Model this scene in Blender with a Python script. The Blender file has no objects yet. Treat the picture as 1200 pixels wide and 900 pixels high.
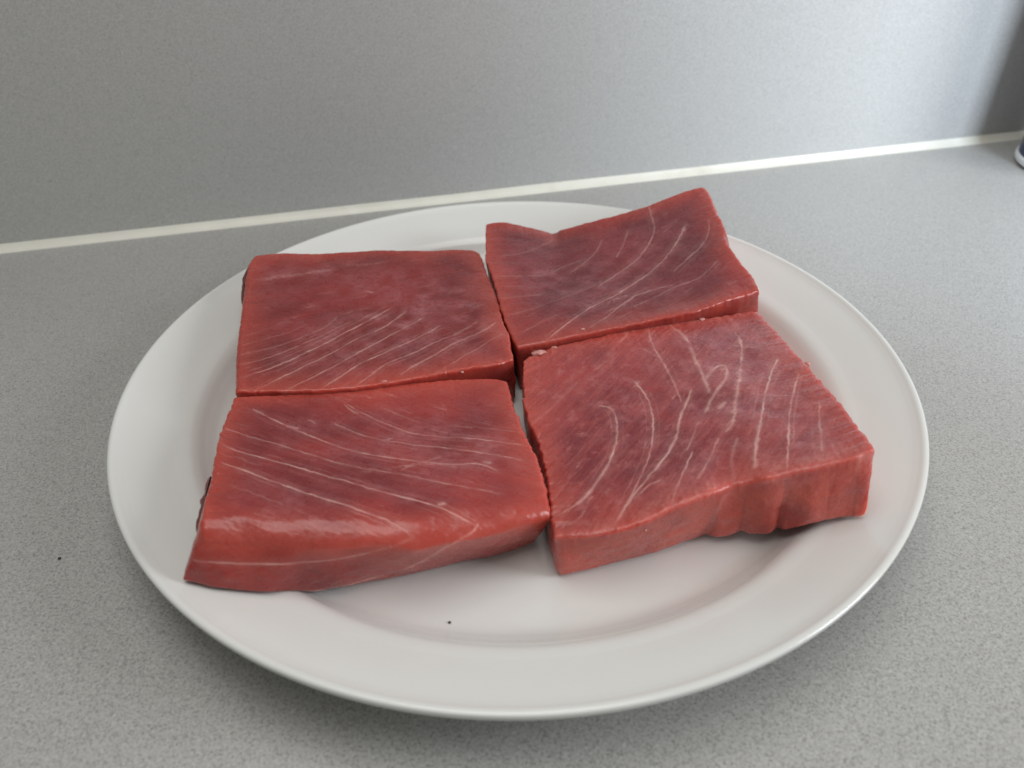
import bpy, math, random
import numpy as np

random.seed(7)
scene = bpy.context.scene
C = scene.collection
MM = 0.001
R = math.radians

# ------------------------------------------------------------------ camera
cam_data = bpy.data.cameras.new("camera"); cam = bpy.data.objects.new("camera", cam_data); C.objects.link(cam)
cam.location = (-0.00128, -0.22505, 0.18097)
from mathutils import Matrix
cam.rotation_euler = (Matrix.Rotation(R(90 - 37.0815), 3, 'X') @ Matrix.Rotation(R(-1.3368), 3, 'Z')).to_euler()
cam_data.sensor_width = 36; cam_data.lens = 27.18
cam_data.clip_start = 0.01; cam_data.clip_end = 50
cam_data.dof.use_dof = True; cam_data.dof.focus_distance = 0.262; cam_data.dof.aperture_fstop = 13
scene.camera = cam
scene.render.resolution_x = 1024; scene.render.resolution_y = 768

# ------------------------------------------------------------------ light
world = bpy.data.worlds.new("World"); scene.world = world; world.use_nodes = True
world.node_tree.nodes['Background'].inputs[0].default_value = (0.98, 1.0, 0.95, 1)
world.node_tree.nodes['Background'].inputs[1].default_value = 0.26
def area(name, loc, target, sx, sy, power, col):
    L = bpy.data.lights.new(name, 'AREA'); L.shape = 'RECTANGLE'; L.size = sx; L.size_y = sy; L.energy = power; L.color = col
    o = bpy.data.objects.new(name, L); C.objects.link(o); o.location = loc
    from mathutils import Vector
    o.rotation_euler = (Vector(target) - Vector(loc)).to_track_quat('-Z', 'Y').to_euler()
    return o
area("window_light", (0.74, -0.22, 0.36), (0.20, 0.20, 0.03), 0.30, 0.36, 4.3, (0.92, 0.96, 1.0))
low = area("added_wall_fill", (0.385, -0.14, 0.19), (0.31, 0.27, 0.06), 0.12, 0.12, 0.56, (0.76, 0.87, 1.0)); low.data.spread = R(90)  # added fill lamp that brightens the wall at the right
area("ceiling_light", (-0.05, -0.02, 1.0), (0, 0, 0), 0.9, 0.6, 5.4, (1.0, 0.98, 0.95))
vs = scene.view_settings
vs.view_transform = 'Standard'; vs.look = 'None'; vs.exposure = 0; vs.gamma = 1; vs.use_curve_mapping = False
scene.render.engine = 'CYCLES'

# ------------------------------------------------------------------ node helpers
def material(name):
    m = bpy.data.materials.new(name); m.use_nodes = True
    nt = m.node_tree; b = nt.nodes['Principled BSDF']
    return m, nt, b
def N(nt, t, **kw):
    n = nt.nodes.new(t)
    for k, v in kw.items():
        if k in n.inputs.keys(): n.inputs[k].default_value = v
        else: setattr(n, k, v)
    return n
def ramp(nt, fac, stops):
    r = nt.nodes.new('ShaderNodeValToRGB'); e = r.color_ramp.elements
    e[0].position, e[0].color = stops[0][0], stops[0][1]; e[1].position, e[1].color = stops[-1][0], stops[-1][1]
    for p, c in stops[1:-1]:
        x = e.new(p); x.color = c
    nt.links.new(fac, r.inputs[0]); return r.outputs[0]
def g(v): return (v, v, v, 1)
def mixc(nt, fac, a, b, mode='MIX'):
    m = nt.nodes.new('ShaderNodeMix'); m.data_type = 'RGBA'; m.blend_type = mode
    for s, x in ((0, fac), (6, a), (7, b)):
        if isinstance(x, (int, float)): m.inputs[s].default_value = x
        elif isinstance(x, tuple): m.inputs[s].default_value = x
        else: nt.links.new(x, m.inputs[s])
    return m.outputs[2]
def math_(nt, op, a, b=None, clamp=False):
    m = nt.nodes.new('ShaderNodeMath'); m.operation = op; m.use_clamp = clamp
    for s, x in ((0, a), (1, b)):
        if x is None: continue
        if isinstance(x, (int, float)): m.inputs[s].default_value = x
        else: nt.links.new(x, m.inputs[s])
    return m.outputs[0]
def noise(nt, vec, scale, detail=3, rough=.55, dist=0):
    n = N(nt, 'ShaderNodeTexNoise', Scale=scale, Detail=detail, Roughness=rough, Distortion=dist); nt.links.new(vec, n.inputs['Vector']); return n.outputs['Fac']
def coords(nt, rot=None, scale=None):
    tc = nt.nodes.new('ShaderNodeTexCoord').outputs['Object']
    if rot is None and scale is None: return tc
    m1 = nt.nodes.new('ShaderNodeMapping'); nt.links.new(tc, m1.inputs[0])
    if rot: m1.inputs['Rotation'].default_value = rot
    m2 = nt.nodes.new('ShaderNodeMapping'); nt.links.new(m1.outputs[0], m2.inputs[0])
    if scale: m2.inputs['Scale'].default_value = scale
    return m2.outputs[0]
def bump(nt, b, h, strength, dist):
    n = N(nt, 'ShaderNodeBump', Strength=strength, Distance=dist); nt.links.new(h, n.inputs['Height']); nt.links.new(n.outputs[0], b.inputs['Normal'])

# ------------------------------------------------------------------ mesh helpers
def mesh_object(name, verts, faces, mat, parent=None, smooth=True):
    me = bpy.data.meshes.new(name)
    verts = np.asarray(verts, dtype=np.float32)
    if isinstance(faces, np.ndarray):
        me.vertices.add(len(verts)); me.vertices.foreach_set('co', verts.ravel())
        n, k = faces.shape
        me.loops.add(n * k); me.loops.foreach_set('vertex_index', faces.astype(np.int32).ravel())
        me.polygons.add(n); me.polygons.foreach_set('loop_start', np.arange(0, n * k, k, dtype=np.int32))
        me.update(calc_edges=True); me.validate()
    else:
        me.from_pydata([tuple(map(float, v)) for v in verts], [], [tuple(f) for f in faces]); me.update()
    me.polygons.foreach_set('use_smooth', [smooth] * len(me.polygons))
    me.materials.append(mat)
    o = bpy.data.objects.new(name, me); C.objects.link(o)
    if parent: o.parent = parent
    return o
def thing(name, label, cat, loc=(0, 0, 0), group=None):
    o = bpy.data.objects.new(name, None); C.objects.link(o); o.location = loc; o['label'] = label; o['category'] = cat
    o.empty_display_size = .01
    if group: o['group'] = group
    return o
def tag(o, label, cat, group=None):
    o['label'] = label; o['category'] = cat
    if group: o['group'] = group
    return o
def lathe(profile, n, closed=False):
    V = []; F = []
    for (r, z) in profile:
        for k in range(n):
            a = 2 * math.pi * k / n; V.append((r * math.cos(a), r * math.sin(a), z))
    for i in range(len(profile) - 1):
        for k in range(n):
            F.append((i * n + k, i * n + (k + 1) % n, (i + 1) * n + (k + 1) % n, (i + 1) * n + k))
    return np.array(V), np.array(F)
FILLETS = {
    'A': {'top': {'back':[[-90.7,-28.7,30.0],[-69.9,-25.3,28.1],[-57.4,-22.7,27.0],[-44.2,-19.5,25.9],[-25.0,-14.7,24.3],[-12.9,-12.6,23.3],[-6.2,-12.2,22.8],[-2.8,-13.8,22.5]],'right':[[-2.8,-13.8,22.5],[-0.8,-29.0,23.2],[3.0,-44.7,24.0],[6.0,-55.9,24.7],[7.9,-68.9,25.5],[8.6,-77.0,26.0]],'front':[[-80.6,-92.2,37.0],[-72.6,-92.2,36.0],[-62.3,-91.8,34.7],[-49.5,-92.0,33.5],[-37.0,-90.6,31.5],[-27.1,-90.6,31.0],[-17.7,-87.6,29.1],[-10.7,-85.2,28.8],[-2.1,-81.6,27.2],[8.6,-77.0,26.0]],'left':[[-90.7,-28.7,30.0],[-90.0,-36.5,30.7],[-89.1,-49.0,32.0],[-84.4,-71.1,34.3],[-82.6,-82.1,35.7],[-80.6,-92.2,37.0]]},
        'bottom': {'back':[[-91.7,-28.7,5.9],[-69.9,-24.8,5.8],[-57.4,-22.2,5.8],[-44.2,-19.0,5.8],[-25.0,-14.2,5.8],[-12.9,-12.1,5.8],[-6.2,-11.7,5.8],[-2.8,-13.3,5.8]],'right':[[-2.8,-13.3,5.8],[-1.6,-25.0,5.8],[-0.4,-36.7,5.8],[0.8,-48.4,5.8],[2.0,-60.2,5.8],[3.1,-71.9,5.8]],'front':[[-87.8,-95.5,21.2],[-79.6,-96.9,19.6],[-66.1,-96.2,16.4],[-55.7,-90.6,9.1],[-43.4,-85.0,5.8],[-31.6,-82.6,5.8],[-17.2,-78.3,5.8],[-6.7,-76.1,5.8],[-1.2,-74.0,5.8],[3.1,-71.9,5.8]],'left':[[-91.7,-28.7,5.9],[-90.1,-42.1,6.1],[-88.7,-55.4,7.7],[-87.9,-68.8,14.3],[-87.7,-82.1,17.6],[-87.8,-95.5,21.2]]},
        'jag': {'right':1.0,'left':0.9,'back':0.5,'front':0.2},
        'sag': [(0.5,0.3,0.4,0.3,-1.6),(0.35,0.85,0.4,0.12,0.8)],
        'round': {'back':0.8,'front':6.5,'left':1.4,'right':0.9},
        'bulge': 0.8,
        'fibre': -25,
        'veins': [([[-84.4,-62.8,33.1],[-75.9,-66.4,32.6],[-66.1,-71.3,32.4],[-53.8,-77.3,32.5],[-43.8,-81.1,32.2],[-36.9,-83.6,31.5],[-31.4,-86.5,30.6],[-28.3,-88.4,29.5],[-27.7,-89.2,29.0]],0.26,0.8),([[-28.3,-88.9,29.3],[-27.2,-89.6,28.6],[-31.3,-90.2,28.3],[-39.9,-90.7,25.1],[-50.2,-92.2,24.4],[-62.3,-94.2,25.8],[-72.7,-94.4,26.9],[-83.4,-93.5,28.2]],0.28,0.8),([[-88.1,-53.8,31.5],[-81.7,-57.1,32.0],[-71.8,-59.8,31.1],[-62.5,-63.5,30.7],[-51.8,-67.4,30.5],[-41.0,-72.1,30.1],[-32.5,-75.1,30.2],[-21.8,-78.7,29.6],[-14.9,-82.4,28.5],[-11.1,-84.0,26.8]],0.26,0.75),([[-11.1,-83.6,27.2],[-12.3,-84.9,26.2],[-17.6,-87.1,25.1],[-25.5,-87.5,18.9],[-35.0,-86.5,11.7],[-44.3,-87.4,9.4],[-52.6,-90.1,10.6],[-58.8,-92.7,13.3]],0.34,1.0),([[-88.5,-45.9,31.7],[-80.1,-49.2,30.7],[-69.6,-52.5,29.9],[-58.1,-57.7,29.5],[-47.3,-61.8,29.1],[-39.4,-63.4,28.6],[-30.0,-65.6,28.2],[-18.6,-68.9,27.9],[-5.2,-71.9,27.0]],0.24,0.6),([[-83.0,-34.5,29.6],[-76.7,-39.1,29.4],[-68.9,-43.4,28.7],[-61.2,-47.7,28.3],[-50.7,-53.1,28.1],[-40.6,-55.9,27.8],[-30.7,-57.8,27.3],[-18.5,-59.6,26.6],[-11.7,-58.0,26.1],[-5.9,-61.5,26.2]],0.3,0.6),([[-56.9,-39.6,27.1],[-49.2,-44.1,26.7],[-42.1,-46.9,26.5],[-29.7,-49.7,26.2],[-17.9,-51.5,25.7],[-8.0,-53.6,25.4],[1.6,-56.6,25.1]],0.24,0.55),([[-54.4,-29.5,26.3],[-49.5,-33.3,25.9],[-41.9,-38.2,25.6],[-32.5,-43.6,25.6],[-23.2,-45.0,25.3],[-11.2,-46.0,24.7],[-0.3,-48.7,24.4],[4.6,-49.3,23.5]],0.24,0.55),([[-42.9,-30.6,25.5],[-35.0,-35.4,25.0],[-30.0,-37.6,24.8]],0.22,0.3),([[-19.3,-39.4,24.6],[-10.2,-40.1,24.1],[-1.2,-42.1,24.2],[2.4,-42.4,23.4]],0.22,0.3),([[-46.7,-64.8,29.4],[-39.4,-63.4,28.6],[-32.5,-60.3,27.7],[-25.3,-58.6,27.0],[-17.4,-60.2,26.6]],0.7,0.35),([[-20.1,-50.5,25.7],[-12.8,-49.2,25.2],[-6.0,-49.9,24.8]],0.8,0.2),([[-78.4,-73.2,34.1],[-66.1,-79.1,34.2],[-57.0,-83.6,33.7],[-50.4,-86.8,33.2]],0.3,0.18),([[-33.9,-62.6,28.2],[-29.0,-59.1,27.3],[-22.7,-55.4,26.3]],0.4,0.25),([[-55.3,-29.4,26.4],[-52.7,-32.8,26.2],[-50.3,-33.8,26.0]],0.4,0.4),([[-70.8,-42.5,28.9],[-67.0,-43.5,28.5]],0.5,0.45),([[-21.9,-77.9,29.5],[-20.1,-77.3,29.2]],0.5,0.6),([[-10.4,-57.6,26.0],[-7.9,-58.1,25.8]],0.5,0.6),([[-41.1,-47.5,26.5],[-38.1,-46.1,26.1]],0.4,0.4),([[-83.6,-88.5,31.1],[-71.6,-90.8,34.5],[-55.4,-90.8,32.7],[-39.8,-89.7,30.1],[-27.7,-89.2,29.0]],1.3,0.16),([[-19.1,-85.5,27.9],[-11.1,-84.0,26.8],[-0.5,-78.5,25.1],[8.4,-75.2,24.6]],1.0,0.14)],
        'film': [([-27.4,-49.5,26.1],30.7,23.4,0.5),([-62.6,-80.8,34.0],17.1,11.6,0.35),([-59.4,-41.9,27.6],15.1,12.9,0.3)]},
    'B': {'top': {'back':[[-105.2,59.4,35.0],[-99.8,62.0,34.5],[-94.2,63.3,34.1],[-82.8,63.3,33.2],[-72.8,65.9,32.4],[-57.3,69.3,31.2],[-43.2,70.6,30.2],[-36.1,70.6,29.7],[-25.4,72.6,28.9],[-16.3,73.5,28.2],[-13.6,70.3,28.0]],'right':[[-13.6,70.3,28.0],[-11.0,56.1,27.5],[-6.3,34.8,26.7],[-3.9,17.4,26.0],[-1.6,9.3,25.6],[-0.6,-4.4,25.0]],'front':[[-90.5,-26.8,31.0],[-78.4,-26.4,30.2],[-62.3,-25.2,29.1],[-47.9,-21.9,28.1],[-34.9,-17.7,27.2],[-24.9,-13.6,26.5],[-12.9,-9.3,25.8],[-5.5,-7.2,25.3],[-0.6,-4.4,25.0]],'left':[[-105.2,59.4,35.0],[-106.1,53.1,34.7],[-104.3,40.1,34.2],[-100.0,18.8,33.3],[-97.3,2.8,32.6],[-94.9,-9.9,31.9],[-90.5,-26.8,31.0]]},
        'bottom': {'back':[[-107.2,61.4,18.9],[-93.8,63.2,15.2],[-80.4,65.0,7.2],[-67.1,66.6,5.8],[-53.7,68.0,5.8],[-40.3,69.2,5.8],[-27.0,70.3,5.8],[-13.6,71.3,5.8]],'right':[[-13.6,71.3,5.8],[-11.0,56.1,5.8],[-6.3,34.8,5.8],[-3.9,17.4,5.8],[-1.6,9.3,5.8],[-0.6,-4.4,5.8]],'front':[[-91.5,-25.6,5.8],[-78.6,-22.6,5.8],[-65.7,-19.6,5.8],[-52.8,-16.6,5.8],[-39.8,-13.7,5.8],[-26.9,-10.7,5.8],[-14.0,-7.7,5.8],[-0.6,-4.4,5.8]],'left':[[-107.2,61.4,18.9],[-105.4,49.0,16.2],[-103.5,36.5,12.6],[-101.4,24.1,7.6],[-99.2,11.7,6.1],[-96.7,-0.8,5.9],[-94.2,-13.2,5.8],[-91.5,-25.6,5.8]]},
        'jag': {'right':0.9,'left':0.5,'back':0.5,'front':0.7},
        'sag': [(0.5,0.45,0.35,0.35,-1.2),(0.6,0.15,0.4,0.1,0.5)],
        'round': {'back':1.8,'front':0.8,'left':2.2,'right':0.7},
        'bulge': 0.7,
        'fibre': 28,
        'veins': [([[-92.1,-20.6,29.8],[-84.8,-16.8,31.1],[-77.5,-10.7,30.6],[-70.3,-2.9,30.0],[-63.1,5.6,29.5],[-57.9,12.4,29.0],[-51.4,20.2,28.4],[-46.5,26.5,28.3]],0.26,0.7),([[-84.4,-26.7,30.3],[-78.2,-20.3,30.5],[-71.2,-12.7,29.9],[-63.1,-4.3,29.5],[-56.2,5.5,28.9],[-47.2,12.9,28.1],[-40.8,24.2,27.9]],0.26,0.6),([[-92.9,-13.4,31.4],[-86.3,-10.4,31.4],[-79.6,-5.3,30.7],[-73.1,1.4,30.3],[-66.1,8.6,29.7],[-60.5,16.0,29.2]],0.22,0.45),([[-94.2,-8.2,31.7],[-86.6,-4.4,31.5],[-79.7,0.2,30.9],[-73.1,6.5,30.3],[-68.4,10.8,29.9],[-65.3,18.6,29.8]],0.22,0.4),([[-94.4,-2.3,32.2],[-87.4,2.0,31.5],[-79.6,7.3,31.0],[-75.2,12.9,30.5]],0.2,0.3),([[-94.5,3.7,32.3],[-87.5,8.1,31.9],[-81.9,15.2,31.4]],0.2,0.2),([[-74.5,-26.1,29.5],[-68.3,-19.5,29.5],[-61.9,-12.9,29.3],[-56.0,-5.4,29.0],[-49.3,2.5,28.3],[-41.2,11.9,27.9],[-33.5,20.9,27.5]],0.24,0.6),([[-62.7,-23.5,29.1],[-57.0,-15.6,29.0],[-51.5,-8.5,28.5],[-43.7,-1.2,27.9],[-35.4,6.4,27.6],[-26.8,15.3,27.1]],0.26,0.7),([[-52.8,-22.6,28.3],[-47.8,-15.4,28.2],[-43.8,-8.5,27.9],[-36.4,-3.6,27.4],[-28.7,4.3,27.1],[-20.1,10.4,26.7],[-13.4,18.3,26.4]],0.24,0.6),([[-38.8,-15.7,27.5],[-34.0,-9.5,27.1],[-26.7,-2.0,26.9],[-20.5,4.9,26.5],[-11.6,11.3,26.4],[-6.7,18.0,26.3]],0.26,0.6),([[-27.4,-14.2,26.7],[-21.7,-7.8,26.5],[-15.0,-0.6,26.1],[-8.8,6.0,26.0],[-4.1,11.1,25.8]],0.24,0.45),([[-57.8,-23.7,28.7],[-54.6,-20.3,28.6],[-52.1,-15.5,28.6]],0.2,0.3),([[-47.8,-15.4,28.2],[-46.4,-12.4,28.0]],0.5,0.4),([[-100.1,40.6,33.9],[-90.2,43.9,33.0],[-82.0,47.7,32.4],[-71.8,51.7,31.8]],0.9,0.35),([[-68.4,56.0,31.6],[-60.1,55.7,31.0],[-51.8,59.2,30.6]],0.8,0.25),([[-57.9,37.5,29.6],[-54.3,36.7,29.3]],0.5,0.35),([[-35.7,-11.1,27.3],[-30.3,-5.8,27.0],[-27.5,-2.8,26.9]],0.45,0.45)],
        'film': [([-32.5,21.2,27.5],35.0,29.7,0.75),([-78.5,50.9,32.4],36.6,11.0,0.6),([-55.3,3.1,28.8],29.9,22.4,0.5),([-91.8,33.9,32.7],15.9,17.9,0.3)]},
    'C': {'top': {'back':[[-11.2,91.9,31.0],[-7.2,93.9,31.0],[-1.5,94.2,30.5],[4.2,95.1,28.5],[8.8,94.8,27.2],[14.5,94.1,26.0],[18.7,93.3,24.6],[20.3,93.7,25.0],[21.7,92.5,26.8],[27.0,92.3,28.2],[32.8,93.0,29.6],[45.1,92.9,33.0],[61.0,95.1,36.5],[72.7,98.6,39.5],[81.2,100.4,41.5],[86.1,101.8,42.0]],'right':[[86.1,101.8,42.0],[87.8,97.6,41.3],[87.9,88.9,40.4],[88.0,80.6,39.4],[88.7,68.8,37.9],[87.3,57.6,36.5],[89.9,45.9,34.6],[92.8,36.6,32.9],[93.2,28.2,31.5]],'front':[[1.0,2.9,25.0],[8.2,4.0,25.5],[15.9,5.9,26.1],[30.0,9.0,27.1],[49.0,12.9,28.5],[66.4,16.7,29.7],[78.8,22.0,30.6],[87.6,25.6,31.1],[93.2,28.2,31.5]],'left':[[-11.2,91.9,31.0],[-11.2,74.7,30.1],[-11.0,60.8,29.3],[-7.6,45.4,28.3],[-5.1,27.8,27.1],[-2.4,13.9,26.0],[1.0,2.9,25.0]]},
        'bottom': {'back':[[-10.7,92.9,5.8],[3.6,94.6,5.8],[17.8,96.3,6.0],[32.1,98.0,7.1],[46.4,99.7,12.9],[60.6,101.4,16.9],[74.9,103.1,20.3],[89.1,104.8,22.9]],'right':[[89.1,104.8,22.9],[91.4,94.0,21.7],[93.5,83.2,19.5],[95.1,72.4,17.4],[96.1,61.6,15.6],[96.5,50.8,11.9],[96.5,40.0,7.7],[96.2,29.2,6.2]],'front':[[1.8,2.7,5.8],[15.3,6.5,5.8],[28.8,10.3,5.8],[42.3,14.1,5.8],[55.7,17.8,5.8],[69.2,21.6,5.8],[82.7,25.4,5.8],[96.2,29.2,6.2]],'left':[[-10.7,92.9,5.8],[-8.9,80.0,5.8],[-7.1,67.2,5.8],[-5.3,54.3,5.8],[-3.5,41.4,5.8],[-1.8,28.5,5.8],[0.0,15.6,5.8],[1.8,2.7,5.8]]},
        'jag': {'right':0.7,'left':0.7,'back':0.6,'front':0.5},
        'sag': [(0.55,0.5,0.35,0.4,-3.0)],
        'round': {'back':0.8,'front':1.0,'left':0.7,'right':1.6},
        'bulge': 0.5,
        'fibre': 35,
        'veins': [([[11.6,5.9,25.9],[16.5,12.1,26.3],[22.4,18.7,26.3],[30.2,27.7,26.3],[38.5,32.7,27.0],[47.3,41.0,27.9],[56.1,48.5,29.7],[64.3,58.0,32.0],[69.8,67.5,33.9],[73.8,76.1,36.0]],0.32,0.7),([[64.3,58.0,32.0],[69.8,67.5,33.9],[74.3,76.3,36.1]],0.75,0.45),([[27.5,12.0,26.7],[34.8,19.0,26.9],[43.7,29.9,27.5],[52.6,34.7,28.4],[62.3,36.0,30.1]],0.24,0.5),([[33.3,42.2,26.2],[42.1,50.2,27.4],[50.5,57.2,29.2],[56.9,66.4,31.2],[61.3,76.2,33.5],[61.4,85.9,34.7],[61.0,93.5,36.2]],0.3,0.55),([[63.9,45.1,30.9],[70.3,52.1,32.6],[76.3,57.5,34.2],[81.7,66.5,36.4],[83.4,75.5,38.0]],0.26,0.5),([[22.9,54.9,25.3],[29.9,61.8,26.1],[36.2,69.6,27.7],[38.9,77.6,29.1]],0.28,0.35),([[43.4,62.6,28.2],[46.9,69.8,29.7],[50.5,80.5,31.7]],0.35,0.35),([[-7.5,48.5,28.6],[3.0,49.9,27.5],[13.4,53.0,26.0],[21.6,61.0,25.4],[29.1,65.0,26.1]],0.28,0.4),([[-4.9,64.9,28.9],[3.6,68.7,27.9],[12.8,78.5,26.2],[18.6,85.4,25.7]],0.26,0.35),([[-4.4,32.6,27.3],[3.7,34.7,26.8],[10.8,36.9,26.6]],0.26,0.4),([[-1.7,22.4,26.7],[6.3,25.4,26.6],[16.8,33.2,26.1],[26.0,39.1,25.9],[35.7,45.8,26.6]],0.24,0.35),([[1.0,9.6,25.7],[8.0,15.4,26.1],[16.1,22.1,26.2]],0.24,0.3),([[45.1,24.1,27.6],[55.7,30.3,28.7],[62.2,34.6,29.9],[72.6,37.6,31.4],[81.2,47.6,33.6]],0.26,0.4),([[34.6,26.0,26.7],[38.9,30.9,27.1],[44.0,32.7,27.6]],0.9,0.4),([[35.8,23.0,26.8],[41.5,26.3,27.3],[47.5,32.8,27.9]],0.5,0.4),([[-5.1,41.2,28.0],[7.1,42.4,26.8]],0.3,0.2)],
        'film': [([26.8,47.2,25.6],33.4,30.1,0.5),([55.9,58.6,30.3],19.1,30.1,0.4),([63.9,25.4,29.5],15.1,11.1,0.3)]},
    'D': {'top': {'back':[[2.8,-4.1,24.0],[4.9,-2.2,24.1],[8.1,0.2,24.1],[15.0,4.5,24.3],[22.4,6.9,24.5],[30.7,8.8,24.7],[40.5,12.9,24.9],[53.0,16.5,25.2],[62.7,17.5,25.4],[70.1,18.2,25.5],[79.1,20.1,25.7],[86.5,21.7,25.9],[92.0,22.1,26.0]],'right':[[92.0,22.1,26.0],[93.1,11.8,27.3],[94.3,-2.7,29.1],[95.7,-20.8,31.7],[96.9,-40.2,34.7],[96.8,-54.6,37.0],[96.8,-63.6,38.6],[96.1,-71.2,40.0]],'front':[[9.0,-84.7,23.0],[14.1,-85.5,24.0],[19.0,-86.1,24.9],[26.0,-85.8,26.3],[32.9,-84.3,27.7],[41.0,-81.0,29.3],[51.7,-77.5,31.4],[58.7,-74.0,30.2],[62.6,-74.1,31.5],[66.9,-75.5,34.3],[73.3,-75.1,35.6],[80.4,-74.5,37.0],[84.4,-74.1,37.8],[89.5,-73.4,38.8],[96.1,-71.2,40.0]],'left':[[2.8,-4.1,24.0],[2.7,-15.0,23.9],[2.4,-28.5,23.8],[4.5,-39.8,23.6],[6.7,-47.4,23.5],[7.6,-55.0,23.4],[8.4,-62.2,23.3],[8.6,-73.9,23.2],[9.0,-84.7,23.0]]},
        'bottom': {'back':[[3.0,-4.3,5.8],[16.0,-0.6,5.8],[29.0,3.2,5.8],[42.0,7.0,5.8],[55.0,10.8,5.8],[68.0,14.6,5.8],[81.0,18.4,5.8],[94.0,22.1,5.9]],'right':[[94.0,22.1,5.9],[95.6,8.0,5.9],[96.9,-6.2,5.9],[97.7,-20.3,6.1],[98.0,-34.5,7.4],[97.7,-48.6,11.9],[96.9,-62.8,16.0],[95.8,-76.9,18.7]],'front':[[10.3,-82.5,5.8],[11.1,-84.6,5.8],[15.7,-83.2,5.8],[29.8,-79.7,5.8],[39.6,-76.8,5.8],[50.6,-72.3,5.8],[55.3,-70.5,5.8],[56.9,-73.4,7.5],[62.5,-72.8,7.7],[64.6,-71.6,8.6],[66.4,-72.7,8.2],[72.1,-74.5,9.5],[74.7,-72.6,10.7],[75.1,-74.8,11.5],[79.1,-77.9,16.0],[84.6,-76.8,16.8],[90.5,-75.6,17.0],[95.8,-76.9,18.6]],'left':[[3.0,-4.3,5.8],[3.4,-15.5,5.8],[3.9,-26.7,5.8],[4.7,-37.8,5.8],[5.7,-49.0,5.8],[7.0,-60.2,5.8],[8.6,-71.3,5.8],[10.3,-82.5,5.8]]},
        'jag': {'right':0.8,'left':1.2,'back':1.0,'front':0.5},
        'sag': [(0.3,0.55,0.35,0.35,-1.5),(0.6,0.5,0.2,0.35,0.6),(0.85,0.6,0.12,0.3,-0.6)],
        'round': {'back':0.7,'front':1.4,'left':0.7,'right':1.6},
        'bulge': 0.6,
        'fibre': 52,
        'lobes': [(55,63.2,0.15),(63.2,72.5,0.6),(72.5,84,0.2),(92,100,0.25)],
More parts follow.
